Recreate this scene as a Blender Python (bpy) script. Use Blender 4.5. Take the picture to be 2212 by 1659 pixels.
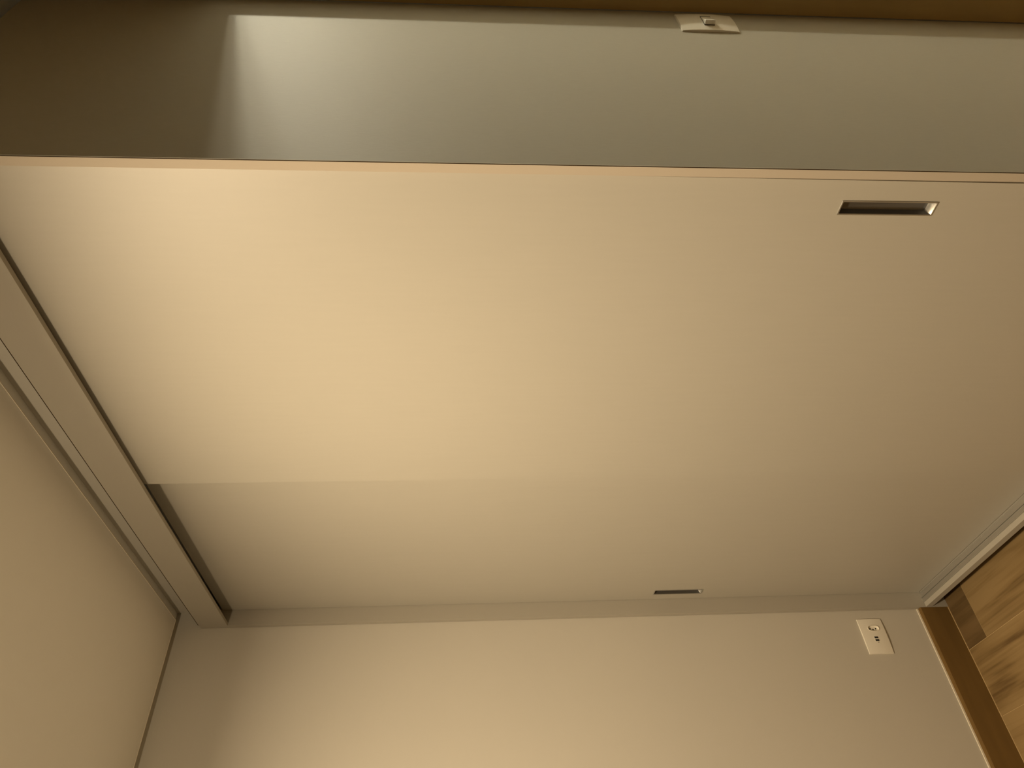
import bpy, bmesh, math, random
from mathutils import Vector, Matrix

for o in list(bpy.data.objects):
    bpy.data.objects.remove(o)
random.seed(4)
S = bpy.context.scene
C = S.collection

# ------------------------------------------------------------------ camera
PSI, PIT, ROLL = math.radians(47.812), math.radians(-3.8698), math.radians(-0.2415)
F_PX = 1501.35
fw = Vector((-math.sin(PSI)*math.cos(PIT), math.cos(PSI)*math.cos(PIT), math.sin(PIT)))
rt = Vector((math.cos(PSI), math.sin(PSI), 0))
up = rt.cross(fw)
rt2 = rt*math.cos(ROLL) + up*math.sin(ROLL)
up2 = -rt*math.sin(ROLL) + up*math.cos(ROLL)
# the camera was held on its side: the picture's right is the room's down
cx, cy, cz = -up2, rt2, -fw
cam = bpy.data.cameras.new('camera')
cam.sensor_fit = 'HORIZONTAL'
cam.sensor_width = 36.0
cam.lens = F_PX*36.0/2212.0
cam.clip_start = 0.02
camo = bpy.data.objects.new('camera', cam)
C.objects.link(camo)
camo.matrix_world = Matrix(((cx.x, cy.x, cz.x, 2.1585), (cx.y, cy.y, cz.y, -0.9328),
                            (cx.z, cy.z, cz.z, 1.6034), (0, 0, 0, 1)))
S.camera = camo

# ------------------------------------------------------------------ world, lights, exposure
w = bpy.data.worlds.new('world')
S.world = w
w.use_nodes = True
w.node_tree.nodes['Background'].inputs[0].default_value = (0.9, 0.75, 0.55, 1)
w.node_tree.nodes['Background'].inputs[1].default_value = 0.01
S.view_settings.view_transform = 'Standard'
S.view_settings.look = 'None'
S.view_settings.exposure = 0.0
S.view_settings.gamma = 1.0
S.view_settings.use_curve_mapping = False


def area_light(name, loc, size, energy, col, spread=180):
    l = bpy.data.lights.new(name, 'AREA')
    l.shape = 'DISK'
    l.size = size
    l.energy = energy
    l.color = col
    l.spread = math.radians(spread)
    o = bpy.data.objects.new(name, l)
    C.objects.link(o)
    o.location = loc
    return o


def point_light(name, loc, r, energy, col):
    l = bpy.data.lights.new(name, 'POINT')
    l.shadow_soft_size = r
    l.energy = energy
    l.color = col
    o = bpy.data.objects.new(name, l)
    C.objects.link(o)
    o.location = loc
    return o


WARM = (1.0, 0.775, 0.50)
COOL = (1.0, 0.92, 0.70)
area_light('ceiling_panel_lamp', (1.16, -1.03, 2.492), 0.22, 36.5, WARM, 165)
point_light('ceiling_lamp_rim', (1.16, -1.03, 2.445), 0.04, 11.0, WARM)
# lamps along the ceiling of the passage beyond the doorway
point_light('passage_lamp', (2.40, 1.95, 2.46), 0.045, 13.0, COOL)
point_light('passage_lamp', (2.63, 2.35, 2.46), 0.05, 56.0, COOL)
point_light('passage_lamp', (2.95, 2.92, 2.46), 0.05, 42.0, COOL)

# ------------------------------------------------------------------ materials


def lin(c):
    return tuple(((v/255)/12.92 if v/255 <= .04045 else ((v/255+.055)/1.055)**2.4) for v in c)


def mat(name, rgb, rough=0.6, metal=0.0, spec=0.5, noise=None, bump=None):
    """noise=(scale, amount, stretch xyz); bump=(scale, strength, distance, stretch xyz)"""
    m = bpy.data.materials.new(name)
    m.use_nodes = True
    nt = m.node_tree
    b = nt.nodes['Principled BSDF']
    b.inputs['Base Color'].default_value = (*rgb, 1)
    b.inputs['Roughness'].default_value = rough
    b.inputs['Metallic'].default_value = metal
    b.inputs['Specular IOR Level'].default_value = spec
    tc = nt.nodes.new('ShaderNodeTexCoord')
    if noise:
        mp = nt.nodes.new('ShaderNodeMapping')
        mp.inputs['Scale'].default_value = noise[2]
        nt.links.new(tc.outputs['Object'], mp.inputs[0])
        n = nt.nodes.new('ShaderNodeTexNoise')
        n.inputs['Scale'].default_value = noise[0]
        n.inputs['Detail'].default_value = 4
        nt.links.new(mp.outputs[0], n.inputs['Vector'])
        mr = nt.nodes.new('ShaderNodeMapRange')
        mr.inputs['From Min'].default_value = 0.25
        mr.inputs['From Max'].default_value = 0.75
        mr.inputs['To Min'].default_value = 1-noise[1]
        mr.inputs['To Max'].default_value = 1+noise[1]
        nt.links.new(n.outputs['Fac'], mr.inputs['Value'])
        vm = nt.nodes.new('ShaderNodeVectorMath')
        vm.operation = 'SCALE'
        vm.inputs[0].default_value = rgb
        nt.links.new(mr.outputs[0], vm.inputs['Scale'])
        nt.links.new(vm.outputs[0], b.inputs['Base Color'])
    if bump:
        mp = nt.nodes.new('ShaderNodeMapping')
        mp.inputs['Scale'].default_value = bump[3]
        nt.links.new(tc.outputs['Object'], mp.inputs[0])
        n = nt.nodes.new('ShaderNodeTexNoise')
        n.inputs['Scale'].default_value = bump[0]
        n.inputs['Detail'].default_value = 3
        nt.links.new(mp.outputs[0], n.inputs['Vector'])
        bp = nt.nodes.new('ShaderNodeBump')
        bp.inputs['Strength'].default_value = bump[1]
        bp.inputs['Distance'].default_value = bump[2]
        nt.links.new(n.outputs['Fac'], bp.inputs['Height'])
        nt.links.new(bp.outputs[0], b.inputs['Normal'])
    return m


M_WALL = mat('warm_white_wall_paint', (0.60, 0.575, 0.515), 0.75, spec=0.2, noise=(3, .015, (1, 1, 1)), bump=(260, .15, .0004, (1, 1, 1)))
M_TAUPE = mat('taupe_bounce_cut', (0.13, 0.12, 0.10), 0.8, spec=0.2)  # dark tone given to the unseen walls to cut bounced light
M_CEIL = mat('matt_ceiling_paint', (0.90, 0.89, 0.85), 0.9, spec=0.1, bump=(200, .1, .0003, (1, 1, 1)))
M_LAM = mat('satin_cream_laminate', (0.46, 0.44, 0.385), 0.50, spec=0.72, noise=(9, .012, (14, 1, 1)), bump=(420, .10, .0003, (5, 1, .25)))
M_BODY = mat('cream_carcass_laminate', (0.43, 0.405, 0.35), 0.62, spec=0.3, bump=(420, .10, .0003, (5, 5, .25)))
M_EDGE = mat('peach_edge_band', (0.50, 0.44, 0.36), 0.7, spec=0.2)
M_SIDE = mat('brushed_linen_laminate', (0.54, 0.525, 0.455), 0.55, spec=0.25, noise=(60, .03, (1, 12, .8)), bump=(300, .30, .0006, (1, 5, .35)))
M_JOINT = mat('dark_joint_and_gap_shade', lin((58, 44, 28)), 0.8, spec=0.1)  # glue line tone, reused to paint the shade above the fascia
M_ALU = mat('brushed_aluminium_track', (0.62, 0.61, 0.58), 0.38, metal=0.85, bump=(500, .1, .0003, (.1, 8, 8)))
M_HANDLE = mat('satin_nickel', (0.50, 0.50, 0.48), 0.32, metal=0.8)
M_CUP = mat('shaded_nickel', (0.20, 0.195, 0.185), 0.42, metal=0.75)  # nickel darkened to paint the shade inside the cup
M_PLASTIC = mat('ivory_plastic', (0.90, 0.87, 0.78), 0.32, spec=0.5)
M_BLACK = mat('black_contact_plastic', (0.012, 0.012, 0.012), 0.5)
M_GREYPRINT = mat('grey_print', lin((110, 96, 70)), 0.6)
M_BASE = mat('brown_wood_baseboard', lin((118, 92, 50)), 0.55, spec=0.3, noise=(4, .10, (1, 1.2, 9)))
M_CAULK = mat('pale_caulk', (0.80, 0.74, 0.62), 0.7)
M_SEAM = mat('pale_joint_highlight', lin((192, 166, 122)), 0.7)  # bevel highlights between planks painted into the joint colour
M_DOORWOOD = mat('dark_wood_door_casing', lin((176, 152, 98)), 0.6, noise=(5, .10, (6, 6, .6)))
M_TOE = mat('dark_toe_kick', lin((70, 58, 40)), 0.8)


def wood_mat():
    m = bpy.data.materials.new('oak_plank')
    m.use_nodes = True
    nt = m.node_tree
    b = nt.nodes['Principled BSDF']
    b.inputs['Roughness'].default_value = 0.5
    b.inputs['Specular IOR Level'].default_value = 0.35
    tc = nt.nodes.new('ShaderNodeTexCoord')
    oi = nt.nodes.new('ShaderNodeObjectInfo')
    off = nt.nodes.new('ShaderNodeVectorMath')
    off.operation = 'MULTIPLY_ADD'
    cb = nt.nodes.new('ShaderNodeCombineXYZ')
    for i in range(3):
        nt.links.new(oi.outputs['Random'], cb.inputs[i])
    off.inputs[1].default_value = (37, 91, 53)
    nt.links.new(cb.outputs[0], off.inputs[0])
    nt.links.new(tc.outputs['Object'], off.inputs[2])

    def noise(scale, st, detail, dist=0.0):
        mp = nt.nodes.new('ShaderNodeMapping')
        mp.inputs['Scale'].default_value = st
        nt.links.new(off.outputs[0], mp.inputs[0])
        n = nt.nodes.new('ShaderNodeTexNoise')
        n.inputs['Scale'].default_value = scale
        n.inputs['Detail'].default_value = detail
        n.inputs['Distortion'].default_value = dist
        nt.links.new(mp.outputs[0], n.inputs['Vector'])
        return n
    n1 = noise(3.2, (.55, 6, 1), 3, .6)
    n2 = noise(9, (.35, 14, 1), 5)
    add = nt.nodes.new('ShaderNodeMath')
    add.operation = 'MULTIPLY_ADD'
    add.inputs[1].default_value = 0.35
    nt.links.new(n2.outputs['Fac'], add.inputs[0])
    nt.links.new(n1.outputs['Fac'], add.inputs[2])
    cr = nt.nodes.new('ShaderNodeValToRGB')
    e = cr.color_ramp.elements
    e[0].position = 0.46
    e[0].color = (*lin((104, 82, 50)), 1)
    e[1].position = 0.74
    e[1].color = (*lin((152, 128, 88)), 1)
    k = e.new(0.60)
    k.color = (*lin((138, 114, 75)), 1)
    nt.links.new(add.outputs[0], cr.inputs[0])
    mr = nt.nodes.new('ShaderNodeMapRange')
    mr.inputs['To Min'].default_value = 0.86
    mr.inputs['To Max'].default_value = 1.08
    nt.links.new(oi.outputs['Random'], mr.inputs['Value'])
    vm = nt.nodes.new('ShaderNodeVectorMath')
    vm.operation = 'SCALE'
    nt.links.new(cr.outputs[0], vm.inputs[0])
    nt.links.new(mr.outputs[0], vm.inputs['Scale'])
    nt.links.new(vm.outputs[0], b.inputs['Base Color'])
    return m, cr


M_OAK, _ = wood_mat()
M_OAKD, crd = wood_mat()
M_OAKD.name = 'dark_oak_plank'
for el, c in zip(crd.color_ramp.elements, ((82, 64, 38), (100, 80, 50), (114, 92, 60))):
    el.color = (*lin(c), 1)

# ------------------------------------------------------------------ mesh helpers


def bm_box(bm, x0, x1, y0, y1, z0, z1):
    vs = [bm.verts.new(p) for p in ((x0, y0, z0), (x1, y0, z0), (x1, y1, z0), (x0, y1, z0),
                                    (x0, y0, z1), (x1, y0, z1), (x1, y1, z1), (x0, y1, z1))]
    for f in ((0, 3, 2, 1), (4, 5, 6, 7), (0, 1, 5, 4), (1, 2, 6, 5), (2, 3, 7, 6), (3, 0, 4, 7)):
        bm.faces.new([vs[i] for i in f])
    return vs


def boxes(*bs):
    bm = bmesh.new()
    for b in bs:
        bm_box(bm, *b)
    return bm


def obj(name, bm, m, parent=None, bevel=0, seg=2, smooth=False):
    if bevel:
        bmesh.ops.bevel(bm, geom=bm.edges[:], offset=bevel, segments=seg, affect='EDGES', profile=.5)
    bmesh.ops.recalc_face_normals(bm, faces=bm.faces)
    me = bpy.data.meshes.new(name)
    bm.to_mesh(me)
    bm.free()
    if m:
        me.materials.append(m)
    o = bpy.data.objects.new(name, me)
    C.objects.link(o)
    if parent:
        o.parent = parent
        if parent.type == 'EMPTY':
            o.matrix_parent_inverse = Matrix.Translation(-parent.location)
    if smooth:
        for p in me.polygons:
            p.use_smooth = True
        try:
            me.set_sharp_from_angle(angle=math.radians(30))
        except Exception:
            pass
    return o


def thing(name, label, cat, loc=(0, 0, 0), group=None):
    o = bpy.data.objects.new(name, None)
    o.empty_display_size = 0.05
    C.objects.link(o)
    o.location = loc
    o['label'] = label
    o['category'] = cat
    if group:
        o['group'] = group
    return o


def struct(name, bm, m, label=None, bevel=0):
    o = obj(name, bm, m, None, bevel)
    o['kind'] = 'structure'
    if label:
        o['label'] = label
    return o


# ------------------------------------------------------------------ dimensions (metres)
H = 2.5              # ceiling
W = 1.6154           # outer face of the wardrobe's right side
WI = 1.5990
T = 0.018
DEP = 0.628          # depth of the wardrobe
ZG, ZB = 2.4279, 2.3426   # top fascia
YB = 0.0514          # recessed wall strip over the wardrobe
DJX = W+0.0485          # doorway jamb
DH = 2.095
RX, RY, HX0, HX1, HY = 2.95, -3.0, 1.0, 3.8, 3.7

# ------------------------------------------------------------------ room shell
struct('wall_left', boxes((-0.12, 0, RY, 0.75, 0, 2.512)), M_WALL, 'warm white wall running off beside the wardrobe, with the power outlet low on it')
struct('wall_right', boxes((RX, RX+.12, RY, DEP, 0, 2.512)), M_TAUPE, 'unseen wall opposite the outlet wall, taupe tone added to cut bounced light')
struct('wall_rear', boxes((-.12, RX+.12, RY-.12, RY, 0, 2.512)), M_TAUPE, 'unseen wall behind the camera, taupe tone added to cut bounced light')
struct('wall_upper', boxes((0, W, YB, YB+.08, ZG+.0005, 2.512)), M_WALL, 'narrow wall strip between wardrobe top and ceiling')
struct('wall_back', boxes((DJX+.80, RX+.12, DEP+.002, 0.75, 0, 2.512),
                          (DJX, DJX+.80, DEP+.002, 0.75, DH, 2.512),
                          (W+.002, DJX, DEP+.002, 0.75, 0, 2.512)), M_DOORWOOD,
       'dark brown partition with the doorway beyond the wardrobe side')
struct('wall_passage', boxes((HX0-.1, HX0, 0.752, HY, 0, 2.5), (HX1, HX1+.1, 0.752, HY, 0, 2.5),
                             (HX0-.1, HX1+.1, HY, HY+.1, 0, 2.5), (0, W-.02, .752, .80, 0, 2.5),
                             (RX+.12, HX1, .66, .75, 0, 2.5)), M_WALL,
       'light walls of the passage beyond the doorway')
# ceiling slab stops short of the walls, leaving a shadow gap; a lid closes it above
CG = 0.0296
CY = YB-0.0339
struct('ceiling', boxes((CG, RX-.005, RY+.02, CY, H, H+.012), (W+.035, RX-.005, CY, DEP-.005, H, H+.012),
                        (-.12, RX+.12, RY-.12, .75, 2.512, 2.56),
                        (HX0-.1, HX1+.1, .752, HY+.1, H, H+.05)), M_CEIL,
       'matt off white ceiling with a dark shadow gap along the walls')
tr = struct('trim_1', boxes((CG-.0016, CG+.0004, RY+.02, CY, H-.0012, H+.012),
                            (CG, W+.035, CY-.0006, CY+.0014, H-.0012, H+.012)), M_CAULK,
            'thin pale bead along the ceiling edge at the shadow gap')

# ------------------------------------------------------------------ floor: planks run along the wardrobe
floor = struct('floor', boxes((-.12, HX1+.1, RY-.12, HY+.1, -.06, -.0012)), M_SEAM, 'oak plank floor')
PW, PL, G = 0.2, 1.2, 0.0007


def plank_mesh(x0, x1, y0, y1):
    bm = bmesh.new()
    bm_box(bm, x0+G, x1-G, y0+G, y1-G, -.010, 0.0)
    top = [e for e in bm.edges if all(v.co.z > -.001 for v in e.verts)]
    bmesh.ops.bevel(bm, geom=top, offset=.0008, segments=1, affect='EDGES')
    return bm


full = None
r = -15
while True:
    y0 = -0.145 + r*PW
    if y0 > HY:
        break
    y1 = y0+PW
    if r == 0:
        off = 0.117
    elif r == -1:
        off = 0.86
    elif r == -2:
        off = 0.50
    else:
        off = random.uniform(.15, 1.1)
    xs = [0.0]
    x = off
    while x < HX1:
        xs.append(x)
        x += PL
    xs.append(HX1)
    for i in range(len(xs)-1):
        a, b = xs[i], xs[i+1]
        if b-a < .02 or (a > RX+.1 and y1 < .6) or (b < W and y0 > .1 and y1 < .8) or (b <= HX0 and y0 > .1):
            continue
        ya, yb = max(y0, RY), min(y1, HY)
        if yb-ya < .01:
            continue
        whole = abs(b-a-PL) < 1e-6 and yb-ya > PW-1e-4
        if whole and full is not None:
            o = bpy.data.objects.new('floor_plank', full)
            C.objects.link(o)
            o.parent = floor
        else:
            bm = plank_mesh(0, b-a, 0, yb-ya)
            o = obj('floor_plank', bm, M_OAKD if (r == 0 and i == 0) else M_OAK, floor)
            if whole:
                full = o.data
        o.location = (a, ya, 0)
    r += 1

# baseboard of the left wall, lit top ledge put into a pale caulk line, pale line at its foot
BT = 0.015
bm = bmesh.new()
prof = [(0.0, 0.002), (BT, 0.002), (BT, 0.0945), (BT-.002, .0975), (0.0, 0.0985)]
a = [bm.verts.new((p[0], -.0005, p[1])) for p in prof]
b = [bm.verts.new((p[0], RY, p[1])) for p in prof]
for i in range(len(prof)):
    j = (i+1) % len(prof)
    bm.faces.new((a[i], a[j], b[j], b[i]))
bm.faces.new(a)
bm.faces.new(list(reversed(b)))
bs = struct('baseboard_left', bm, M_BASE, 'brown wood baseboard under the outlet wall')
obj('lit_ledge_caulk', boxes((0.0, .0035, RY, -.0005, .0980, .1030)), M_CAULK, bs)  # brightness of the lit ledge put into the strip's colour
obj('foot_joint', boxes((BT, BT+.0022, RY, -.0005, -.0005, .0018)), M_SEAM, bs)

# doorway casing seen edge on beyond the wardrobe side
cs = struct('trim_2', boxes((W+.0022, DJX, DEP-.010, DEP+.002, 0, DH+.07),
                            (DJX, DJX+.80, DEP-.010, DEP+.002, DH, DH+.07),
                            (DJX+.80, DJX+.87, DEP-.010, DEP+.002, 0, DH+.07)), M_DOORWOOD,
            'dark wood casing around the doorway')

# ------------------------------------------------------------------ sliding wardrobe
wd = thing('sliding_wardrobe', 'tall cream built-in wardrobe with two sliding doors between outlet wall and switch panel',
           'wardrobe', (0.8, 0.3, 0))
lp = obj('side_panel', boxes((0.0006, T, 0.0, DEP, 0, ZG-.002)), M_BODY, wd, bevel=.0004, seg=1)
rp = obj('side_panel', boxes((WI, W-.0014, 0.0, DEP-.0102, 0, 2.462)), M_EDGE, wd)
rp['label'] = 'peach front edge of the right side panel'
obj('glue_joint', boxes((W-.0014, W-.0004, .0002, DEP-.0102, 0, 2.4615)), M_JOINT, rp)
sk = obj('cover_panel', boxes((W-.0004, W+.0002, .0008, DEP-.0102, 0, 2.462)), M_SIDE, rp)
sk['label'] = 'brushed grey beige outer face of the right side panel'
obj('top_panel', boxes((T, WI, .0835, DEP, 2.405, 2.423)), M_BODY, wd)
obj('fascia', boxes((T, WI, 0.0, .010, ZB, ZG)), M_BODY, wd, bevel=.0006, seg=2)
obj('fascia_shade_strip', boxes((T, WI, .003, .010, ZG, ZG+.0042)), M_JOINT, wd)  # dark strip added as the shadow gap over the fascia
obj('top_track', boxes((T, WI, T, .0830, 2.395, 2.404), (T, WI, T+.002, .0215, 2.372, 2.395),
                       (T, WI, .0465, .0480, 2.372, 2.395), (T, WI, .0770, .0790, 2.372, 2.395)), M_ALU, wd)
obj('back_panel', boxes((T, WI, DEP-.010, DEP, .08, 2.405)), M_BODY, wd)
obj('bottom_panel', boxes((T, WI, 0.0, DEP-.012, .0554, .0773)), M_BODY, wd, bevel=.0005, seg=1)
obj('toe_kick', boxes((T, WI, .055, .073, 0, .0552)), M_TOE, wd)
# twin aluminium floor track
for (y0, y1) in ((.0155, .0290), (.0305, .0475)):
    obj('floor_track', boxes((T, WI, y0, y1, .0773, .0781), (T, WI, y0, y0+.0014, .0773, .0800),
                             (T, WI, y1-.0014, y1, .0773, .0800)), M_ALU, wd)


def door(xbl, xbr, xtl, xtr, yf, th, zb, zt, hx0, hx1, hz0, hz1, dep=.0135):
    """door leaf with a rectangular pocket for the flush handle"""
    bm = bmesh.new()
    o4 = [(xbl, zb), (xbr, zb), (xtr, zt), (xtl, zt)]
    h4 = [(hx0, hz0), (hx1, hz0), (hx1, hz1), (hx0, hz1)]
    fo = [bm.verts.new((x, yf, z)) for x, z in o4]
    fi = [bm.verts.new((x, yf, z)) for x, z in h4]
    pi = [bm.verts.new((x, yf+dep, z)) for x, z in h4]
    bo = [bm.verts.new((x, yf+th, z)) for x, z in o4]
    for i in range(4):
        j = (i+1) % 4
        bm.faces.new((fo[i], fo[j], fi[j], fi[i]))
        bm.faces.new((fi[i], fi[j], pi[j], pi[i]))
        bm.faces.new((fo[j], fo[i], bo[i], bo[j]))
    bm.faces.new(pi)
    bm.faces.new(bo)
    return obj('door', bm, M_LAM, wd)


def flush_handle(parent, x0, x1, yf, z0, z1, dep=.0125):
    """thin raised bezel and a scooped cup, rings running from outside in"""
    cxm, czm = (x0+x1)/2, (z0+z1)/2
    hw, hh = (x1-x0)/2, (z1-z0)/2
    bm = bmesh.new()

    def ring(dx, dz, y, r):
        out = []
        n = 4
        for (sx, sz, a0) in ((1, 1, 0), (-1, 1, 90), (-1, -1, 180), (1, -1, 270)):
            for k in range(n+1):
                t = math.radians(a0+90*k/n)
                out.append(bm.verts.new((cxm+sx*(hw-dx-r)+r*math.cos(t), y, czm+sz*(hh-dz-r)+r*math.sin(t))))
        return out
    rings = [ring(0, 0, yf+.0002, .0012), ring(0, 0, yf-.0010, .0012), ring(.0004, .0004, yf-.0013, .001),
             ring(.0020, .0022, yf-.0013, .001), ring(.0026, .0030, yf-.0006, .001),
             ring(.0032, .0060, yf+.004, .001), ring(.0045, .0085, yf+dep-.002, .0012),
             ring(.0075, .0120, yf+dep, .001)]
    for a, b in zip(rings, rings[1:]):
        for i in range(len(a)):
            j = (i+1) % len(a)
            bm.faces.new((a[i], a[j], b[j], b[i]))
    bm.faces.new(rings[-1])
    o = obj('handle', bm, M_HANDLE, parent, smooth=True)
    o.data.materials.append(M_CUP)
    for p in o.data.polygons:
        if sum(o.data.vertices[v].co.y for v in p.vertices)/len(p.vertices) > yf+.001 and p.normal.z < .5:
            p.material_index = 1  # upward end keeps the lighter metal, painting it as lit
    o['label'] = 'satin nickel recessed pull'
    return o


db = door(T+.0015, .880, T+.0015, .880, .0502, .025, .0812, 2.368, .0560, .0830, .8395, .9965)
flush_handle(db, .0545, .0845, .0502, .838, .998)
df = door(.7715, 1.5820, .7655, 1.5907, .0202, .025, .0812, 2.368, 1.5235, 1.5465, .8265, .9875)
flush_handle(df, 1.5215, 1.5485, .0202, .8250, .9890)

# ------------------------------------------------------------------ wall plates


def pillow_plate(w_, h_, edge, rise_w, rise_h, n=14):
    """plate in local coordinates: u across, v up, height along +n; domed both ways, small side chamfer"""
    bm = bmesh.new()
    g = []
    for j in range(n+1):
        row = []
        for i in range(n+1):
            u = -1+2*i/n
            v = -1+2*j/n
            hgt = edge+rise_w*(1-u*u)+rise_h*(1-v*v)
            row.append(bm.verts.new((hgt, u*w_/2, v*h_/2)))
        g.append(row)
    for j in range(n):
        for i in range(n):
            bm.faces.new((g[j][i], g[j][i+1], g[j+1][i+1], g[j+1][i]))
    loop = [g[0][i] for i in range(n+1)]+[g[j][n] for j in range(1, n+1)] + \
           [g[n][i] for i in range(n-1, -1, -1)]+[g[j][0] for j in range(n-1, 0, -1)]
    side = [bm.verts.new((0.0, v.co.y*1.006, v.co.z*1.006)) for v in loop]
    L = len(loop)
    for i in range(L):
        j = (i+1) % L
        bm.faces.new((loop[i], loop[j], side[j], side[i]))
    bm.faces.new(side)
    return bm


def place(bm, loc):
    bmesh.ops.translate(bm, verts=bm.verts, vec=loc)
    return bm


# light switch on the wardrobe's outer side: upright plate, small rocker set across its middle
SX, SY, SZ = W+.0002, .5585, 1.1035
sw = thing('light_switch', 'upright ivory light switch plate with a small rocker, on the brushed wardrobe side', 'light switch', (SX, SY, SZ))
obj('plate', place(pillow_plate(.082, .118, .0026, .0024, .0026), (SX, SY, SZ)), M_PLASTIC, sw, smooth=True)
bm = bmesh.new()       # surround of the module, dark gap beneath the rocker
bm_box(bm, SX+.004, SX+.0079, SY-.0225, SY+.0208, SZ-.0107, SZ+.0107)
obj('rocker_gap', bm, M_BLACK, sw)
bm = bmesh.new()       # rocker: wedge, pressed in at the far end and standing proud at the near end
z0, z1 = SZ-.0100, SZ+.0100
pr = [(-.0215, .0030), (-.0215, .0158), (-.0200, .0164), (.0000, .0112), (.0215, .0072), (.0215, .0030)]
a = [bm.verts.new((SX+h, SY+y, z0)) for y, h in pr]
b = [bm.verts.new((SX+h, SY+y, z1)) for y, h in pr]
for i in range(len(pr)):
    j = (i+1) % len(pr)
    bm.faces.new((a[i], a[j], b[j], b[i]))
bm.faces.new(a)
bm.faces.new(list(reversed(b)))
obj('rocker', bm, M_PLASTIC, sw, bevel=.0005, seg=1)

# outlet on the left wall: lying plate, one recessed socket, twin USB module, one blank module
OX, OY, OZ = 0.0, -.0870, .2825
ow = thing('power_outlet', 'ivory power outlet plate with round socket and two black charging ports, low on the wall', 'power outlet', (OX, OY, OZ))
pl = obj('plate', place(pillow_plate(.113, .080, .0022, .0026, .0022), (OX, OY, OZ)), M_PLASTIC, ow, smooth=True)


def frame_bm(x, y, z, hy, hz, t, d):
    bm = bmesh.new()
    for (a0, a1, b0, b1) in ((-hy, hy, hz-t, hz), (-hy, hy, -hz, -hz+t), (-hy, -hy+t, -hz+t, hz-t), (hy-t, hy, -hz+t, hz-t)):
        bm_box(bm, x, x+d, y+a0, y+a1, z+b0, z+b1)
    return bm


# hexagonal recess: a raised rim around a sunken well with three holes
sy, sz = -.0625, .2800


def hexpts(hy, hz):
    return [(0, hz), (hy, hz*.62), (hy, -hz*.62), (0, -hz), (-hy, -hz*.62), (-hy, hz*.62)]


def ell(hy, hz, n=28):
    return [(hy*math.copysign(abs(math.cos(t))**.75, math.cos(t)), hz*math.copysign(abs(math.sin(t))**.9, math.sin(t)))
            for t in [2*math.pi*k/n for k in range(n)]]


def ringmesh(levels):
    bm = bmesh.new()
    rs = []
    for pts, x in levels:
        rs.append([bm.verts.new((OX+x, sy+p[0], sz+p[1])) for p in pts])
    for a, b in zip(rs, rs[1:]):
        for i in range(len(a)):
            j = (i+1) % len(a)
            bm.faces.new((a[i], a[j], b[j], b[i]))
    bm.faces.new(rs[-1])
    return bm


# cut the plate for the well
cut = ringmesh([(ell(.0089, .0182), .02), (ell(.0089, .0182), .0012)])
bm = cut
vs = [v for v in bm.verts if v.co.x > .015]
bm.faces.new([v for v in vs])
cutter = obj('socket_well_cutter', bm, None)
mod = pl.modifiers.new('well', 'BOOLEAN')
mod.object = cutter
mod.solver = 'EXACT'
bpy.context.view_layer.update()
dg = bpy.context.evaluated_depsgraph_get()
me2 = bpy.data.meshes.new_from_object(pl.evaluated_get(dg))
pl.modifiers.clear()
pl.data = me2
if not me2.materials:
    me2.materials.append(M_PLASTIC)
bpy.data.objects.remove(cutter)
obj('socket', ringmesh([(ell(.0100, .0192), .0060), (ell(.0100, .0192), .0075), (ell(.0088, .0181), .0077),
                        (ell(.0082, .0172), .0018)]), M_PLASTIC, ow, smooth=True)
for k, (dy, dz) in enumerate(((0.0, .0095), (-.0022, 0.0), (0.0, -.0095))):
    bm = bmesh.new()
    bmesh.ops.create_cone(bm, cap_ends=True, segments=14, radius1=.0023, radius2=.0023, depth=.0006)
    bmesh.ops.rotate(bm, verts=bm.verts, matrix=Matrix.Rotation(math.pi/2, 3, 'Y'))
    place(bm, (OX+.0021, sy+dy, sz+dz))
    obj('contact_hole', bm, M_BLACK, ow)
for k, y in enumerate((-.0928, -.1018)):
    p = obj('charging_port', boxes((OX+.0050, OX+.0073, y-.0030, y+.0030, .2762, .2890)), M_BLACK, ow, bevel=.0003, seg=1)
    obj('port_rim', frame_bm(OX+.0056, y, .2826, .0038, .0072, .0008, .0019), M_PLASTIC, ow)
obj('charging_mark', boxes((OX+.0062, OX+.00690, -.1090, -.1075, .2790, .2825), (OX+.0062, OX+.0069, -.1100, -.1068, .2800, .2806)), M_GREYPRINT, ow)
